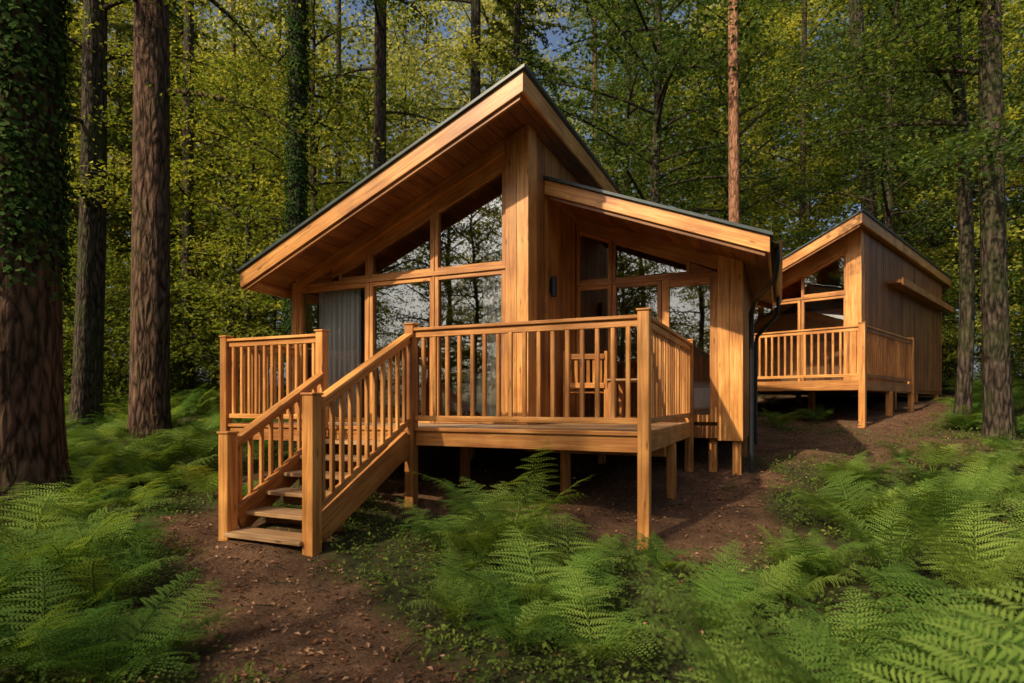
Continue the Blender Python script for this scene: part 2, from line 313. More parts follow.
def pane(mb,ua,ub,v,za0,zb0,za1,zb1):
    mb.add([(ua,v,za0),(ub,v,zb0),(ub,v,zb1),(ua,v,za1)],[(0,1,2,3)],GL)
def frame(mb,ua,ub,v,za0,zb0,za1,zb1,w=.05,mat=RA,d=.05):
    mb.hexa([(ua,v-d,za0),(ua+w,v-d,za0),(ua+w,v+d,za0),(ua,v+d,za0),(ua,v-d,za1),(ua+w,v-d,za1+(zb1-za1)*w/(ub-ua)),(ua+w,v+d,za1+(zb1-za1)*w/(ub-ua)),(ua,v+d,za1)],mat,np.array([0,0,1.]))
    mb.hexa([(ub-w,v-d,zb0),(ub,v-d,zb0),(ub,v+d,zb0),(ub-w,v+d,zb0),(ub-w,v-d,zb1-(zb1-za1)*w/(ub-ua)),(ub,v-d,zb1),(ub,v+d,zb1),(ub-w,v+d,zb1-(zb1-za1)*w/(ub-ua))],mat,np.array([0,0,1.]))
    i0,i1=ua+w+.001,ub-w-.001;d2=d-.004
    def T(u): return za1+(zb1-za1)*(u-ua)/(ub-ua)
    mb.hexa([(i0,v-d2,T(i0)-w),(i1,v-d2,T(i1)-w),(i1,v+d2,T(i1)-w),(i0,v+d2,T(i0)-w),(i0,v-d2,T(i0)),(i1,v-d2,T(i1)),(i1,v+d2,T(i1)),(i0,v+d2,T(i0))],mat)
    mb.box((i0,v-d2,za0),(i1,v+d2,za0+w),mat)
    pane(mb,i0-.002,i1+.002,v-.006,za0+w*.8,zb0+w*.8,T(i0)-w*.8,T(i1)-w*.8)
def curtain(mb,u0,u1,v,z0,z1,waves=7):
    k=80;u=np.linspace(u0,u1,k);ph=np.linspace(0,waves*2*np.pi,k); V=[]
    for z,am in ((z0,.035),((z0+z1)/2,.03),(z1,.022)):
        V.append(np.stack([u,v+am*np.sin(ph)+.01*np.sin(ph*2.3),np.full(k,z)],-1))
    V=np.concatenate(V);F=[]
    for a in range(2):
        for b in range(k-1): F.append((a*k+b,a*k+b+1,(a+1)*k+b+1,(a+1)*k+b))
    mb.add(V,F,CU,smooth=True)
def wedge(mb,ua,ub,va,vb,z0a,z0b,z1a,z1b,mat,ax=None):
    mb.hexa([(ua,va,z0a),(ub,va,z0b),(ub,vb,z0b),(ua,vb,z0a),(ua,va,z1a),(ub,va,z1b),(ub,vb,z1b),(ua,vb,z1a)],mat,ax)

cabin=empty('wooden_cabin',(C1[0],C1[1],0),-TH)
def gz(u,v): return float(G(*w1(u,v)))
DZ=1.22;RT=2.32
mb=MB()
v=0.0
while v<3.06:
    e=min(v+.134,3.08); lo=-5.44 if v<1.12 else -1.66
    cut=rng.uniform(-3.4,-2.0)
    if lo<-5: mb.box((lo,v,DZ-.032),(cut,e,DZ),DK); mb.box((cut+.004,v,DZ-.032),(0,e,DZ),DK)
    else: mb.box((lo,v,DZ-.032),(0,e,DZ),DK)
    v+=.14
zb=DZ-.034
for (a,b) in (((-5.44,-.03),(-3.91,.0)),((-3.79,-.03),(-2.64,0)),((-2.52,-.03),(-.056,0))):
    mb.box((a[0],a[1]-.002,zb-.165),(b[0],b[1]-.004,zb+.036),RA)
    mb.box((a[0],a[1]-.028,zb-.005),(b[0],a[1]-.003,zb+.033),RA)
mb.box((0.004,.058,zb-.165),(.034,3.08,zb+.036),RA); mb.box((-5.474,.058,zb-.165),(-5.444,1.1,zb+.036),RA)
mb.box((-5.4,.05,zb-.15),(-.05,.1,zb-.002),C3)
for u in np.arange(-5.2,-.05,.45):
    mb.box((u,.12,zb-.14),(u+.045,1.1 if u<-1.7 else 3.0,zb-.003),C3)
mb.box((-1.7,1.16,zb-.3),(-.02,1.28,zb-.145),C3)
cab('deck',mb,cabin)
mb=MB()
for (u,v,t) in ((0,0,RT+.03),(-2.58,0,RT+.03),(-5.44,0,RT+.02),(-3.85,0,RT+.02)):
    post(mb,u,v-.03 if v==0 else v,gz(u,v)-.2,t)
post(mb,.0,3.0,gz(0,3)-.2,RT+.03)
railing(mb,(-2.58,-.02),(0,-.02),DZ,RT); railing(mb,(0,-.02),(0,3.0),DZ,RT); railing(mb,(-5.44,-.02),(-3.85,-.02),DZ,RT,sp=.13); railing(mb,(-5.44,0),(-5.44,1.2),DZ,RT,sp=.13)
for (u,v) in ((0,1.5),(-1.2,1.2),(-2.6,1.25),(-1.25,3.0),(-4.2,1.2),(-5.3,1.2)): post(mb,u,v,gz(u,v)-.2,zb-.17,.1,False)
cab('deck_railing',mb,cabin,.006)
# --- stairs
mb=MB();uR,uL,uT=-2.58,-3.60,-3.82;vb=-1.58
zg=gz(-3.1,vb)
post(mb,uR,vb,gz(uR,vb)-.15,1.56,.12); post(mb,uL,vb,gz(uL,vb)-.15,1.2,.12)
mb.beam((uR-.02,-.06,DZ-.16),(uR-.02,vb+.1,zg+.13),.045,.26,RA)
mb.beam((uT+.05,-.06,DZ-.16),(uL+.02,vb+.1,zg+.13),.045,.26,RA)
n=6
for i in range(n):
    z=DZ-(i+1)*(DZ-zg-.02)/(n+0.3); v=-.14-(i)*(abs(vb)-.1)/(n-.6); ul=uT+.02+(uL-uT)*min(1,-v/1.58)
    mb.box((ul+.045,v-.17,z-.04),(uR-.045,v+.12,z),DK)
    mb.box((ul+.046,v+.085,z-.17),(uR-.046,v+.11,z-.042),C3)
railing(mb,(uR,-.04),(uR,vb),DZ-.03,2.26,sp=.13,zt1=1.52,zd1=zg+.22)
railing(mb,(uT,-.04),(uL,vb),DZ-.2,1.85,sp=.15,zt1=1.14,zd1=zg+.12)
cab('stairs',mb,cabin,.005)
# --- main volume
mb=MB()
U0,U1=-5.38,-1.70;V0,V1=1.23,6.2
ZT=lambda u:5.14+.432*(u+1.416)
mr=MB(); roof(mr,-5.68,ZT(-5.68),-1.416,5.14,.4,6.3,th=.225)
cab('main_roof',mr,cabin,.004)
mb.box((U0,V0-.06,DZ-.22),(U1,V1,DZ-.05),C3); mb.box((U0+.05,V0+.07,DZ-.049),(U1-.05,V1-.05,DZ+.0),IN)
zc=lambda u:ZT(u)-.115
wedge(mb,-1.975,-1.822,V0-.08,V0+.2,DZ+.001,DZ+.001,zc(-1.975),zc(-1.822),FA,np.array([0,0,1.]))
wedge(mb,-1.818,-1.665,V0-.08,V0+.2,DZ+.001,DZ+.001,zc(-1.818),zc(-1.665),FA,np.array([0,0,1.]))
tr=3.2;mu=[-5.38,-4.09,-3.03,-1.978]
head=lambda u:ZT(u)-.42
for a,b in zip(mu[:-1],mu[1:]):
    frame(mb,a+.012,b-.012,V0,DZ+.002,DZ+.002,tr-.03,tr-.03,.055)
    mb.box((a-.010,V0-.062,DZ+.002),(a+.010,V0+.06,max(tr,head(a))),RA)
mb.box((-5.37,V0-.07,tr-.028),(-1.98,V0+.055,tr+.03),RA)
for a,b in zip(mu[:-1],mu[1:]):
    a2=a+.012;b2=b-.012
    if a<-5: a2=-4.62
    frame(mb,a2,b2,V0,tr+.032,tr+.032,head(a2)+.0,head(b2),.045)
def hd(u,o): return ZT(u)-o
a,b=-5.38,-1.98
wedge(mb,-4.75,b,V0-.03,V0+.03,hd(-4.75,.417),hd(b,.417),hd(-4.75,.28),hd(b,.28),CL)
wedge(mb,a,b,V0-.09,V0+.06,hd(a,.278),hd(b,.278),hd(a,.112),hd(b,.112),FA)
wedge(mb,-5.38,-4.76,V0-.028,V0+.03,tr+.032,tr+.032,tr+.034,hd(-4.76,.28),CL)
mb.box((U0-.1,V0-.07,DZ-.2),(U0-.012,V0+.1,zc(U0-.1)),RA)
clad_u(mb,U1+.0,V0+.2,V1,DZ-.2,zc(U1)-.01,1)
mb.box((U1-.06,V0+.08,DZ),(U1-.002,3.3,zc(U1)-.03),IN)
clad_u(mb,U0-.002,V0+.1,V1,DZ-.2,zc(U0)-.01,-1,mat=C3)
mb.box((U0+.001,V0+.1,DZ),(U0+.03,V1,zc(U0)-.02),IN)
wedge(mb,U0,U1,V1-.06,V1,DZ,DZ,zc(U0)-.01,zc(U1)-.01,IN)
cab('main_walls',mb,cabin,.003)
mb=MB()
curtain(mb,-5.12,-4.35,V0+.11,DZ+.02,tr-.06,7); curtain(mb,-2.38,-2.05,V0+.11,DZ+.02,tr-.06,4)
cab('curtains',mb,cabin,0)
mb=MB(); mb.box((-4.6,4.2,DZ+.1),(-2.6,5.0,DZ+.42),BD); mb.box((-4.6,4.85,DZ+.42),(-2.6,5.05,DZ+.85),BD); mb.box((-4.8,4.2,DZ+.1),(-4.6,5.0,DZ+.6),BD); mb.box((-2.6,4.2,DZ+.1),(-2.4,5.0,DZ+.6),BD)
cab('sofa',mb,cabin,.03)
# --- wing
mb=MB();W1=.68;WV=3.1
WT=lambda u:4.44-.385*(u+1.7)
mr=MB(); roof(mr,-1.672,WT(-1.672),1.056,WT(1.056),1.72,6.4,th=.19)
cab('wing_roof',mr,cabin,.004)
wu=lambda u:WT(u)-.113
mb.box((-1.66,WV-.05,DZ-.22),(W1,V1,DZ-.05),C3); mb.box((-1.66,WV+.07,DZ-.049),(W1-.05,V1-.05,DZ),IN)
for (a,b) in ((.373,.525),(.529,W1+.02)): wedge(mb,a,b,WV-.07,WV+.12,DZ-.25,DZ-.25,wu(a),wu(b),FA,np.array([0,0,1.]))
tw=3.24
frame(mb,-1.66,-1.115,WV,DZ+.002,DZ+.002,tw,tw,.055); frame(mb,-1.105,-.395,WV,DZ+.002,DZ+.002,tw,tw,.055); frame(mb,-.385,.37,WV,DZ+.002,DZ+.002,tw,tw,.10)
mb.box((-1.66,WV-.06,tw+.002),(.37,WV+.055,tw+.05),RA)
h2=lambda u:WT(u)-.32
frame(mb,-1.66,-1.115,WV,tw+.052,tw+.052,h2(-1.66),h2(-1.115),.05)
ue=.0
frame(mb,-1.105,ue,WV,tw+.052,tw+.052,h2(-1.105),h2(ue),.045)
wedge(mb,ue+.002,.37,WV-.03,WV+.03,tw+.052,tw+.052,h2(ue),tw+.054,CL)
wedge(mb,-1.66,.37,WV-.075,WV+.05,WT(-1.66)-.318,WT(.37)-.318,wu(-1.66),wu(.37),FA)
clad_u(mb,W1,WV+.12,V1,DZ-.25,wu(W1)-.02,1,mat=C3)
wedge(mb,-1.66,W1-.01,V1-.06,V1,DZ,DZ,wu(-1.66)-.01,wu(W1)-.01,IN)
mb.box((W1-.05,WV+.13,DZ),(W1-.003,V1-.1,wu(W1)-.03),IN)
mb.box((-.33,WV-.075,2.2),(-.31,WV-.052,2.38),GU); mb.box((-.33,WV-.10,2.27),(-.2,WV-.078,2.29),GU)
cab('wing_walls',mb,cabin,.003)
mb=MB()
for (u,v) in ((.62,3.15),(.62,4.6),(.62,6.1),(-.5,4.6),(-1.7,4.6),(-3.4,4.6),(-5.3,4.6),(-3.4,2.9),(-5.3,2.9),(-5.3,6.1),(-2,6.1),(-3.6,6.1),(.3,3.2)): post(mb,u,v,gz(u,v)-.2,DZ-.22,.11,False)
cab('foundation_posts',mb,cabin)
mb=MB(); mb.box((-.9,4.3,DZ+.15),(.5,6.0,DZ+.5),BD); mb.box((-.95,4.25,DZ+.05),(.55,6.05,DZ+.16),IN); mb.box((-.6,5.6,DZ+.5),(.2,5.95,DZ+.65),BD)
cab('bed',mb,cabin,.04)
mb=MB()
zg_=WT(1.09)-.02
th=np.linspace(math.pi,2*math.pi,9)
prof=[(1.13+.06*math.cos(t),zg_+.0+.06*math.sin(t)) for t in th]
for (p,q) in zip(prof[:-1],prof[1:]):
    mb.hexa([(p[0],1.7,p[1]),(q[0],1.7,q[1]),(q[0],6.4,q[1]),(p[0],6.4,p[1]),(p[0],1.7,p[1]+.006),(q[0],1.7,q[1]+.006),(q[0],6.4,q[1]+.006),(p[0],6.4,p[1]+.006)],GU)
mb.tube([(1.13,2.0,zg_-.05),(1.13,2.0,zg_-.2),(1.1,2.15,zg_-.38),(.86,2.9,zg_-.5),(.80,3.2,zg_-.62),(.80,3.25,zg_-.8),(.80,3.25,.4)],[.034]*7,10,GU)
mb.tube([(1.13,5.6,zg_-.05),(1.13,5.6,zg_-.35),(.8,5.6,zg_-.7),(.77,5.6,zg_-.85),(.77,5.6,.6)],[.034]*5,10,GU)
o=cab('gutter_and_downpipe',mb,cabin,0)
mb=MB(); mb.box((-1.675,1.9,2.98),(-1.655,1.98,3.12),GU); mb.tube([(-1.62,1.94,2.92),(-1.62,1.94,3.18)],[.04,.04],14,GU); mb.tube([(-1.62,1.94,3.181),(-1.62,1.94,3.19)],[.045,.001],14,GU); mb.beam((-1.66,1.94,3.05),(-1.62,1.94,3.05),.03,.03,GU)
cab('wall_lamp',mb,cabin,0)
# --- second cabin
cab2=empty('wooden_cabin',(C2[0],C2[1],0),-TH2)
def gz2(u,v): return float(G(*w2(u,v)))
D2=1.94;R2=3.04;mb=MB()
v=0
while v<1.55: mb.box((-4,v,D2-.03),(0,v+.134,D2),DK); v+=.14
v=1.54
while v<4.1: mb.box((-.42,v,D2-.03),(0,v+.134,D2),DK); v+=.14
mb.box((-4,-.035,D2-.2),(-.06,-.004,D2),RA); mb.box((.004,.06,D2-.2),(.034,4.1,D2),RA)
mb.box((-4,.1,D2-.17),(-.1,.16,D2-.035),C3)
post(mb,0,-.03,gz2(0,0)-.2,R2+.03,.12); post(mb,0,4.05,gz2(0,4.05)-.2,R2+.03,.12); post(mb,-2.6,-.03,gz2(-2.6,0)-.2,R2+.03,.11);post(mb,0,2,gz2(0,2)-.2,D2-.2,.12,False)
railing(mb,(-2.6,-.02),(0,-.02),D2,R2,sp=.14); railing(mb,(-4,-.02),(-2.6,-.02),D2,R2,sp=.14); railing(mb,(0,0),(0,4.05),D2,R2,sp=.15)
for (u,v) in ((-1.5,1.6),(-.5,4.6),(-.5,7),(-.5,9.9),(-3,1.6),(-3,5)): post(mb,u,v,gz2(u,v)-.2,D2-.2,.12,False)
cab('deck',mb,cab2)
mb=MB()
Z2=lambda u:5.56+.45*(u+.256)
mr=MB(); roof(mr,-4.6,Z2(-4.6),-.256,5.56,.9,11.0,th=.22); cab('roof',mr,cab2)
mb.box((-4.4,1.55,D2-.2),(-.443,10.5,D2-.03),C3)
for a,b in ((-4.3,-3.0),(-2.99,-1.74),(-1.72,-.74)):
    frame(mb,a,b,1.6,D2+.002,D2+.002,3.94,3.94,.06); 
    if Z2(a)-.42>4.05: frame(mb,a,b,1.6,3.992,3.992,Z2(a)-.42,Z2(b)-.42,.055)
mb.box((-4.4,1.53,3.942),(-.742,1.66,3.99),RA)
wedge(mb,-4.4,-.742,1.5,1.68,Z2(-4.4)-.418,Z2(-.742)-.418,Z2(-4.4)-.113,Z2(-.742)-.113,FA)
wedge(mb,-.74,-.425,1.5,1.7,D2+.001,D2+.001,Z2(-.74)-.113,Z2(-.425)-.113,FA,np.array([0,0,1.]))
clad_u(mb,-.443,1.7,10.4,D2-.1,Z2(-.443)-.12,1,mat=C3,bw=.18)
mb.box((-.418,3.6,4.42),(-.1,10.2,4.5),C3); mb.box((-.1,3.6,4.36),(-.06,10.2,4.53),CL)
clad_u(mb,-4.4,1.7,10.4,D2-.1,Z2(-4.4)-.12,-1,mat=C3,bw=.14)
wedge(mb,-4.38,-.46,10.3,10.4,D2,D2,Z2(-4.38)-.12,Z2(-.46)-.12,C3)
mb.box((-4.38,3.4,D2),(-.5,3.46,3.9),IN)
cab('walls',mb,cab2,0)
# --- patio furniture
def chair(name,u,v,rot):
    e=empty(name,(*w1(u,v),DZ),-TH+rot); mb=MB()
    for x in (-.27,.27):
        mb.box((x-.025,-.27,0),(x+.025,-.22,.62),RA); mb.box((x-.025,.22,0),(x+.025,.27,.62),RA); mb.box((x-.04,-.3,.622),(x+.04,.26,.645),RA)
        mb.beam((x,.245,.4),(x,.34,.95),.04,.035,RA,up=(0,1,0))
    for k in range(5): mb.box((-.24,-.25+k*.1,.40),(.24,-.17+k*.1,.42),RA)
    for z in (.88,.5): mb.beam((-.25,.26+(z-.4)*.17,z),(.25,.26+(z-.4)*.17,z),.03,.07,RA)
    for k in range(6): x=-.2+k*.08; mb.beam((x,.275,.52),(x,.335,.86),.045,.015,RA,up=(0,1,0))
    cab('frame',mb,e,.003)
chair('patio_chair',-1.28,2.3,math.radians(-165))
e=empty('patio_table',(*w1(-.62,2.45),DZ),-TH); mb=MB()
for k in range(6): mb.box((-.32,-.36+k*.12,.56),(.32,-.25+k*.12,.585),DK)
for x in (-.28,.28):
    for y in (-.3,.3): mb.box((x-.03,y-.03,0),(x+.03,y+.03,.558),RA)
cab('top',mb,e,.003)
# ------------------------------------------------------------ ferns
def fern(seed,nf=9,L=.95,e0r=(62,82),e1r=(-30,15),fr0=None):
    r=np.random.default_rng(seed); mb=MB()
    for f in range(nf):
        az=2*np.pi*f/nf+r.normal(0,.3); l=L*r.uniform(.7,1.1); e0=math.radians(r.uniform(*e0r)); e1=math.radians(r.uniform(*e1r))
        k=30; s=np.linspace(0,1,k); el=e0+(e1-e0)*s**1.1; tw=az+r.normal(0,.25)*s
        d=np.stack([np.cos(el)*np.cos(tw),np.cos(el)*np.sin(tw),np.sin(el)],-1); P=np.cumsum(d,0)*l/k
        side=np.stack([-np.sin(tw),np.cos(tw),np.zeros(k)],-1); side=nrm(side+np.array([0,0,r.normal(0,.2)])); nor=np.cross(d,side)
        mb.tube(P[::3],np.linspace(.006,.0015,len(P[::3])),4,0)
        t0=.25; npn=15; fr=r.uniform(0,.65) if fr0 is None else fr0
        for pi in range(npn):
            t=pi/(npn-1); sidx=t0+(1-t0)*(1-(1-t)**1.15)*.985; q=sidx*(k-1); i0=int(q); w=q-i0; i1=min(i0+1,k-1)
            p=P[i0]*(1-w)+P[i1]*w; dd=d[i0];sd=side[i0];nn=nor[i0]
            pl=l*.36*(1-t)**.9*min(1,.6+t*3)+.012
            for sg in (-1,1):
                pd=nrm(sd*sg*math.cos(.3)+dd*math.sin(.3+.3*t)+nn*r.normal(.0,.12)-np.array([0,0,.1])); pn=nn
                nl=max(3,int(pl/.024)); tt=(np.arange(nl)+.5)/nl
                base=p+pd*(pl*tt)[:,None]-np.array([0,0,1.])*(pl*.18*tt**2)[:,None]
                ll=(.16*pl+.006)*(1-tt)**.8+.004; ww=pl/nl*.85
                pc=nrm(np.cross(pn,pd))
                for s2 in (-1,1):
                    ld=nrm(pc*s2*.9+pd*.45+pn*.1)
                    tip=base+ld*ll[:,None]; wv=pd*ww/2
                    mid=base+ld*(ll*.45)[:,None]
                    Q=np.stack([base-wv*.8,mid-wv*.8,tip,mid+wv],1)
                    mb.quads(Q,0,np.clip(fr+r.uniform(0,.12)+r.uniform(0,.2,nl)+.1*t,0,1))
    return mb.mesh('fern_plant',[M_fern])
ferns=[fern(1),fern(2,8,1.05),fern(3,9,.85),fern(4,7,1.1,(66,85),(-15,30)),fern(5,9,.9)]
tall=[fern(6,7,1.35,(74,88),(0,50),.5),fern(7,6,1.3,(72,86),(5,45),.6)]
fe=empty('fern_undergrowth')
r=np.random.default_rng(21);pts=[]
def okfern(x,y):
    if pathd(x,y)<.74: return False
    u,v=loc1(x,y)
    if -5.9<u<1.6 and -.3<v<7: return False
    if -4.3<u<-2.1 and -2.3<v<0: return False
    if bare(x,y)>.45: return r.uniform()<.05
    u2,v2=loc2(x,y)
    if -5<u2<.8 and -1.2<v2<11: return False
    return True
for (y0,y1,dens) in ((3.25,6,3.1),(6,9,3.0),(9,14,2.2),(14,22,1.0),(22,38,.4)):
    A=(y1-y0)*(2*.95*y1+2); 
    for _ in range(int(A*dens)):
        y=r.uniform(y0,y1); x=r.uniform(-.95*y1-1,.95*y1+1)
        if okfern(x,y): pts.append((x,y))
for (x,y) in pts:
    s=r.uniform(.5,1.15)*(1.0 if y<14 else 1.3)
    if y<4.0: s*=.78
    if pathd(x,y)<1.1: s*=.7
    u,v=loc1(x,y)
    if -2.5<u<3 and -1.6<v<.5: s*=.66
    if x>2.2 and 6<y<13: s*=.72
    me=ferns[r.integers(5)]
    o=obj('fern_plant',me,fe,(x,y,float(G(x,y))-.03),r.uniform(0,6.28),s); o.rotation_euler=(r.normal(0,.12),r.normal(0,.12),r.uniform(0,6.28))
for (x,y,s,rz,t) in ((.92,1.5,1.06,.4,1),(1.28,1.65,.95,2.1,1),(.62,1.8,.72,1.2,1),(1.6,1.7,.8,5,0),(2.2,2.7,1.0,.2,0),(1.3,2.7,.9,3,0),(1.8,3.2,.9,3,0),(.2,3.9,.95,.4,0),(-.02,4.9,.92,2.2,1),(-.25,4.95,1.0,1.1,0),(.45,4.7,.85,.1,0),(-.1,4.1,.85,2.5,0),(.0,3.5,.7,1.5,0),(.45,3.3,.75,1.5,0),(-2.1,3.1,.8,1.,0),(-2.6,3.3,.9,2,0),(-3.0,2.9,.9,4,0),(-2.0,3.5,.6,0,0),(-2.9,4.2,1.0,1,0),(-3.4,5.2,1.0,3,0),(2.9,4.6,.75,2,1),(3.6,5.0,.8,3,1),(3.1,4.0,.75,1,1)):
    obj('fern_plant',(tall if t else ferns)[r.integers(2)],fe,(x,y,float(G(x,y))-.03),rz,s)
# ------------------------------------------------------------ trees
def gen_tree(seed,H,hb,R,r0,kind,mats,dens=1.0,lsz=.15,m=32):
    r=np.random.default_rng(seed); mb=MB(); k=10
    z=np.linspace(0,H,k); wx=np.cumsum(r.normal(0,.10,k))*H/18; wy=np.cumsum(r.normal(0,.10,k))*H/18; wx-=wx[0];wy-=wy[0]
    P=np.stack([wx,wy,z],-1); R_=r0*(1-z/H*.85); R_[0]*=1.35
    mb.tube(P,R_,10,0,.05)
    at=lambda h:np.array([np.interp(h,z,wx),np.interp(h,z,wy),h])
    cen=[];
    if kind=='broad':
        nl=int(36*dens)
        for i in range(nl):
            f=(i+r.uniform(0,1))/nl; h=hb+(H*.97-hb)*f; az=i*2.4+r.normal(0,.4)
            ln=R*(.4+.6*math.sin(math.pi*min(1,(.25+f*.75))**1.1))*r.uniform(.65,1.1)
            el=math.radians(r.uniform(5,35)+25*f); kk=6; s=np.linspace(0,1,kk)
            e=el-s*math.radians(30); d=np.stack([np.cos(e)*np.cos(az+.25*s),np.cos(e)*np.sin(az+.25*s),np.sin(e)],-1)
            Q=at(h)+np.concatenate([[np.zeros(3)],np.cumsum(d[1:],0)*ln/(kk-1)])
            mb.tube(Q,np.linspace(r0*.28,.008,kk),4,0)
            for j in range(int(7*ln/3)+2):
                t=r.uniform(.25,1.05); q=np.array([np.interp(t,s,Q[:,c]) for c in range(3)])
                off=r.normal(0,1,3)*np.array([.32,.32,.15])*ln*.4; c=q+off; cen.append(c)
                if j%2==0: mb.tube([q,c],[.012,.005],3,0)
        cen=np.array(cen); nC=len(cen)
        tilt=nrm(r.normal(size=(nC,3))*.35+np.array([0,0,1.]))
        a=nrm(np.cross(tilt,r.normal(size=(nC,3))));b=np.cross(tilt,a)
        g=r.normal(size=(nC,m,3))*np.array([.42,.28,.08])
        C=cen[:,None,:]+a[:,None,:]*g[:,:,0:1]+b[:,None,:]*g[:,:,1:2]+tilt[:,None,:]*g[:,:,2:3]
        C[:,:,2]-=.25*(g[:,:,0]**2+g[:,:,1]**2)
        rr=np.clip(np.repeat(r.uniform(0,.75,nC),m)+r.uniform(-.05,.3,nC*m),0,1)
        C=C.reshape(-1,3); sz=r.uniform(.7,1.3,len(C))*lsz
        mb.quads(leafq(C,sz,sz*.62,r,.55),1,rr)
    else:
        h=hb;Cs=[];rs=[]
        while h<H*.98:
            f=(h-hb)/(H-hb)
            for b_ in range(r.integers(3,6)):
                az=r.uniform(0,6.28); ln=R*(1-f)**.55*r.uniform(.6,1.1)+.3; kk=7; s=np.linspace(0,1,kk)
                e=math.radians(12)-s*math.radians(r.uniform(20,50)); d=np.stack([np.cos(e)*math.cos(az),np.cos(e)*math.sin(az),np.sin(e)],-1)
                Q=at(h+r.uniform(0,.3))+np.concatenate([[np.zeros(3)],np.cumsum(d[1:],0)*ln/(kk-1)])
                mb.tube(Q,np.linspace(.03,.006,kk),3,0)
                nn=int(42*ln*dens); t=r.uniform(.12,1,nn); c=np.stack([np.interp(t,s,Q[:,q]) for q in range(3)],-1)
                lat=r.normal(0,.16,nn)*ln*(1.15-t)+r.normal(0,.05,nn); c+=np.array([-math.sin(az),math.cos(az),0])*lat[:,None]; c[:,2]-=np.abs(lat)*.35+np.abs(r.normal(0,.06,nn))
                Cs.append(c); rs.append(np.clip(r.uniform(0,.6)+r.uniform(0,.35,nn),0,1))
            h+=r.uniform(.4,.7)
        C=np.concatenate(Cs); sz=r.uniform(.7,1.3,len(C))*.24
        mb.quads(leafq(C,sz,sz*.36,r,.6),1,np.concatenate(rs))
    return mb.mesh('tree',mats)
def remat(me,m): c=me.copy(); c.materials[1]=m; return c
B1=gen_tree(11,13,1.2,3.4,.16,'broad',[M_bark,M_leafY]); B2=gen_tree(12,15,2.5,3.8,.2,'broad',[M_bark,M_leaf])
B3=gen_tree(13,11,.8,3.0,.13,'broad',[M_bark,M_leafY]); B4=gen_tree(14,16,4,4.2,.22,'broad',[M_bark,M_leafD])
B5=gen_tree(24,15,2.0,3.9,.2,'broad',[M_bark,M_leaf])
F1=remat(B1,M_leafHaze);F2=remat(B2,M_leafHaze);F5=remat(B5,M_leafHaze);Y2=remat(B2,M_leafY);Y5=remat(B5,M_leafY);D5=remat(B5,M_leafD)
K1=gen_tree(15,24,5,2.8,.3,'con',[M_barkred,M_needle]); K2=gen_tree(16,22,3,2.5,.24,'con',[M_bark,M_needle])
S1=gen_tree(17,4.5,.3,1.7,.05,'broad',[M_bark,M_leafY],.8,.10,36); S2=remat(S1,M_leaf)
SP=gen_tree(18,15,6,3.4,.2,'broad',[M_bark,M_leaf],.6,.13,28)
bf=empty('background_forest'); r=np.random.default_rng(5)
def place(me,x,y,s,par=bf,name='forest_tree'):
    o=obj(name,me,par,(x,y,float(G(x,y))-.1),r.uniform(0,6.28),(s*r.uniform(.9,1.1),s*r.uniform(.9,1.1),s)); return o
def clear(x,y,m=2.0):
    u,v=loc1(x,y); u2,v2=loc2(x,y)
    return not(-5.9-m<u<1.2+m and -1<v<6.5+m) and not(-4.6-m<u2<.2+m and -1.5<v2<11+m)
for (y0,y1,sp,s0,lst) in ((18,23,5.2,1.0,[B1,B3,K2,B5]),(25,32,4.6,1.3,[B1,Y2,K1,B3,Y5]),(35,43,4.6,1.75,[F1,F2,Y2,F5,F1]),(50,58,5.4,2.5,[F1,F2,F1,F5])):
    x=-.95*y1-3
    while x<.95*y1+3:
        xx=x+r.normal(0,.8); yy=r.uniform(y0,y1)
        p=512+600*xx/yy
        if clear(xx,yy,2.2):
            me=lst[r.integers(len(lst))]
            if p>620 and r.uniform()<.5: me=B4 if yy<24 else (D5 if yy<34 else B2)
            s=s0*r.uniform(.9,1.15)
            if 525<p<600: s*=.70
            place(me,xx,yy,s)
        x+=sp*r.uniform(.75,1.2)
for _ in range(50):
    y=r.uniform(16,36); x=r.uniform(-.95*y,.95*y)
    if clear(x,y,1.5): place(S1 if r.uniform()<.5 else S2,x,y,r.uniform(.6,1.3),name='shrub')
for (x,y,s) in ((18,20,1.2),(19.5,17,1.0),(22,22,1.4),(16,23,1.2),(21,19,1.3),(24,26,1.6),(27,30,2),(20,24,1.5)): place(S2,x,y,s,name='shrub')
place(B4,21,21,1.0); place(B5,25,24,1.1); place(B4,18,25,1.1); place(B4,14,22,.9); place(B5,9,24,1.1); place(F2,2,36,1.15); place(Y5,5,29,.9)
for a in np.arange(120,308,7.5):
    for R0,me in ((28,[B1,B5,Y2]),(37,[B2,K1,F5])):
        an=math.radians(a+r.normal(0,2.5)); R1=R0+r.uniform(-2.5,3)
        place(me[r.integers(3)],R1*math.cos(an),4+R1*math.sin(an),r.uniform(1.0,1.25)*(1 if R0<30 else 1.3))
for a in np.arange(125,300,7):
    an=math.radians(a); R1=r.uniform(20,27); place(S1,R1*math.cos(an),4+R1*math.sin(an),r.uniform(1,1.6),name='shrub')
for (x,y,me,s) in ((-10.5,-4.5,SP,1.0),(1,-9.5,SP,.95),(-14,2,SP,.9),(8,-4,SP,1.0)):  # sparse trees out of view, added to dapple the sunlight
    place(me,x,y,s)
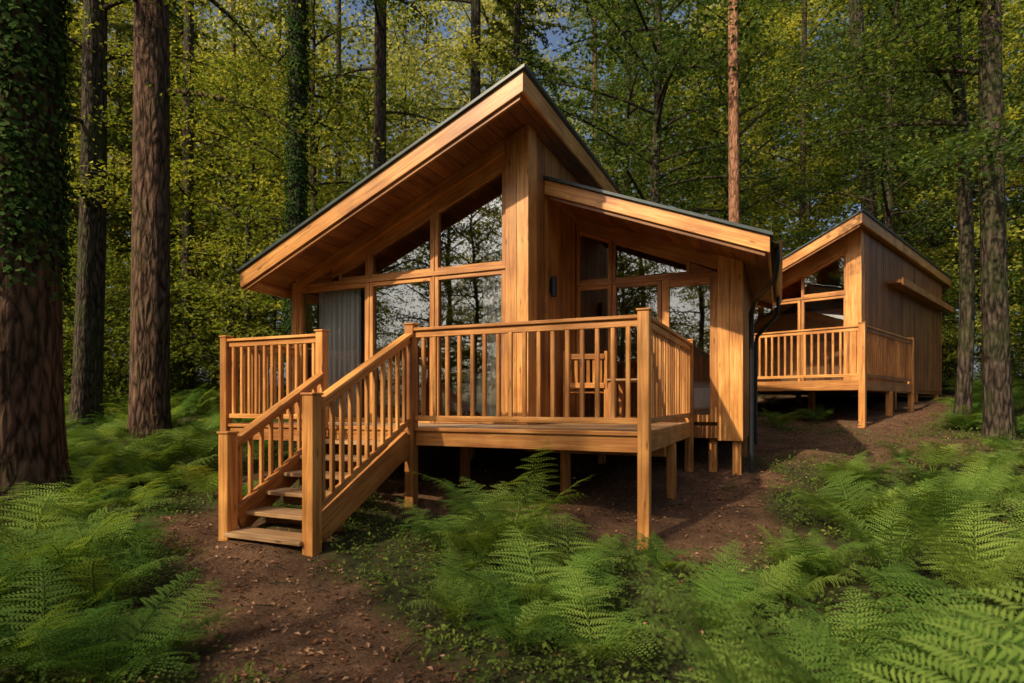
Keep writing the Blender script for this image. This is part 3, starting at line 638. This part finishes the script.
def fg(name,pts,r0,r1,mat,ivy=0,limbs=0,hmin=4.5,leaf=None,R=2.5,seed=1,seg=28,flare=.5,side=None):
    r=np.random.default_rng(seed); pts=np.array(pts,float); x0,y0=pts[0][0],pts[0][1]; g=float(G(x0,y0))
    zs=pts[:,2]; zz=np.concatenate([np.linspace(0,1.2,8),np.linspace(1.5,zs[-1],30)])
    P=np.stack([np.interp(zz,zs,pts[:,0])-x0,np.interp(zz,zs,pts[:,1])-y0,zz-.15],-1)
    P[:,0]=np.convolve(np.pad(P[:,0],2,'edge'),np.ones(5)/5,'valid');P[:,1]=np.convolve(np.pad(P[:,1],2,'edge'),np.ones(5)/5,'valid')
    rad=(r0+(r1-r0)*zz/zs[-1])*(1+flare*np.exp(-zz/.35))
    mb=MB(); mb.tube(P,rad,seg,0,.06)
    e=empty(name,(x0,y0,g)); 
    at=lambda h:np.array([np.interp(h,P[:,2],P[:,0]),np.interp(h,P[:,2],P[:,1]),h])
    cen=[]
    for i in range(limbs):
        h=hmin+(zs[-1]-hmin)*(i+r.uniform(0,1))/limbs; az=i*2.4+r.normal(0,.5) if side is None else side+r.normal(0,.7)
        ln=R*r.uniform(.6,1.15); s=np.linspace(0,1,7); el=math.radians(r.uniform(5,35))-s*math.radians(35)
        d=np.stack([np.cos(el)*np.cos(az+.3*s),np.cos(el)*np.sin(az+.3*s),np.sin(el)],-1); Q=at(h)+np.concatenate([[np.zeros(3)],np.cumsum(d[1:],0)*ln/6])
        mb.tube(Q,np.linspace(max(.02,r1*.35),.008,7),6,0)
        for j in range(int(ln*3)+2):
            t=r.uniform(.25,1.05); q=np.array([np.interp(t,s,Q[:,c]) for c in range(3)]); c=q+r.normal(0,1,3)*np.array([.3,.3,.12])*ln*.4; cen.append(c); mb.tube([q,c],[.012,.004],4,0)
    obj('trunk',mb.mesh('trunk',[mat]),e)
    if cen and leaf:
        cen=np.array(cen);m=50;nC=len(cen);g_=r.normal(size=(nC,m,3))*np.array([.36,.36,.1]); C=(cen[:,None,:]+g_); C[:,:,2]-=.3*(g_[:,:,0]**2+g_[:,:,1]**2); C=C.reshape(-1,3)
        l=MB(); sz=r.uniform(.07,.13,len(C)); l.quads(leafq(C,sz,sz*.6,r,.55),0,np.clip(np.repeat(r.uniform(0,.7,nC),m)+r.uniform(0,.3,nC*m),0,1)); obj('foliage',l.mesh('foliage',[leaf]),e)
    if ivy:
        h0,h1,n=ivy; h=r.uniform(h0,h1,n); keep=(np.sin(h*2.3)+np.sin(h*5.1+1))*.25+.9>r.uniform(0,1,n); keep&=(h>h0+.9*r.uniform(0,1,n)); h=h[keep]; th=r.uniform(0,6.28,len(h)); k=len(h)
        c=np.stack([np.interp(h,P[:,2],P[:,0]),np.interp(h,P[:,2],P[:,1]),h],-1); rr=np.interp(h,P[:,2],rad)+.02+np.abs(r.normal(0,.05,k))
        o=np.stack([np.cos(th),np.sin(th),np.zeros(k)],-1); c=c+o*rr[:,None]
        nn=nrm(o+r.normal(0,.35,(k,3))+np.array([0,0,.3])); d=nrm(np.cross(nn,np.cross(np.array([0,0,-1.]),nn))+r.normal(0,.3,(k,3))); sd=np.cross(nn,d); S=r.uniform(.035,.08,k)[:,None]
        Q=np.stack([c-d*S*.5,c+sd*S*.55-d*S*.1,c+d*S*.6,c-sd*S*.55-d*S*.1],1); l=MB(); l.quads(Q,0,r.uniform(0,1,k)); obj('ivy',l.mesh('ivy',[M_ivy]),e)
    return e
def px(p,Y): return (p-512)/600*Y
fg('ivy_clad_tree',[(px(20,7),7,0),(px(18,7),7,3),(px(12,7),7,16)],.42,.33,M_barkred,ivy=(2.3,8,16000),limbs=8,hmin=6.5,leaf=M_leaf,seed=2,R=2.5)
fg('conifer_tree',[(px(85,14),14,0),(px(93,14),14,5),(px(100,14),14,20)],.31,.19,M_bark,limbs=16,hmin=5,leaf=M_leafY,seed=3,R=2.6)
fg('conifer_tree',[(px(149,12),12,0),(px(151,12),12,5),(px(154,12),12,19)],.36,.24,M_barkred,limbs=12,hmin=6,leaf=M_leaf,seed=4,R=2.6)
fg('conifer_tree',[(px(187,22),22,0),(px(190,22),22,20)],.22,.15,M_bark,limbs=16,hmin=5,leaf=M_leafY,seed=5)
fg('ivy_clad_tree',[(px(296,15),15,0),(px(296,15),15,5),(px(301,15),15,18)],.22,.16,M_bark,ivy=(1.5,13,11000),limbs=8,hmin=7,leaf=M_leafY,seed=6)
fg('conifer_tree',[(px(378,17),17,0),(px(382,17),17,18)],.22,.15,M_bark,limbs=10,hmin=8,leaf=M_leaf,seed=7)
fg('conifer_tree',[(px(474,18),18,0),(px(477,18),18,19)],.18,.13,M_bark,limbs=12,hmin=8,leaf=M_leafY,seed=8)
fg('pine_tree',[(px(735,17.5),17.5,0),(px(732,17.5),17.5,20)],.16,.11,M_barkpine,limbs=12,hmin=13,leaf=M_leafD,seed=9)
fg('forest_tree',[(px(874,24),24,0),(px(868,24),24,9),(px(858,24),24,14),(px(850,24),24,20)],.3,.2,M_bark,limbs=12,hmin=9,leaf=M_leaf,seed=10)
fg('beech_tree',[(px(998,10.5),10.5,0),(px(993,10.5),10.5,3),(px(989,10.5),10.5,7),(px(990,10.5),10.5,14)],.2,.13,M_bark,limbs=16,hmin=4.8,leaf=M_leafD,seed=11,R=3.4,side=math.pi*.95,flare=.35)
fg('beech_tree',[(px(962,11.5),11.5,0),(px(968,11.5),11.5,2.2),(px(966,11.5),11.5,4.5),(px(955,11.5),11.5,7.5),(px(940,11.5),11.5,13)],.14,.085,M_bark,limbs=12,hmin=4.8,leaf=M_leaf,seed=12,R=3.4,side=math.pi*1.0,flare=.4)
for i,(p,yy,w) in enumerate(((238,28,.15),(120,31,.2),(337,27,.14),(600,32,.2),(800,28,.16),(930,25,.2),(35,20,.2),(272,24,.10),(215,40,.2))):
    fg('forest_tree',[(px(p,yy),yy,0),(px(p+r.uniform(-12,12),yy),yy,24)],w,w*.6,M_bark if i%3 else M_barkred,limbs=8,hmin=8,leaf=M_leafY,seed=30+i,seg=12)
# ------------------------------------------------------------ light, world, camera
el=math.radians(38); sd=Vector((-.72*math.cos(el),-.694*math.cos(el),math.sin(el)))
sl=D.lights.new('sun','SUN'); sl.energy=5.0; sl.angle=math.radians(1.0); sl.color=(1,.86,.63)
so=obj('sun',sl); so.rotation_euler=(-sd).to_track_quat('-Z','Y').to_euler()
w=D.worlds.new('World'); scene.world=w; w.use_nodes=True; nt=w.node_tree
bg=nt.nodes['Background']; sk=nt.nodes.new('ShaderNodeTexSky'); sk.sky_type='NISHITA'; sk.sun_disc=False; sk.sun_elevation=el; sk.sun_rotation=math.atan2(sd.x,sd.y); sk.dust_density=4.0; sk.air_density=.8
nt.links.new(sk.outputs[0],bg.inputs[0]); bg.inputs[1].default_value=.15
cam=D.cameras.new('camera'); co=obj('camera',cam); co.location=(0,0,1.5); co.rotation_euler=(math.pi/2,0,0)
cam.sensor_width=36; cam.lens=600/1024*36; cam.shift_y=(402-341.5)/1024; cam.clip_end=1000; cam.clip_start=.05
cam.dof.use_dof=True; cam.dof.focus_distance=6.5; cam.dof.aperture_fstop=1.8
scene.camera=co
scene.view_settings.view_transform='Standard'; scene.view_settings.look='None'; scene.view_settings.exposure=0
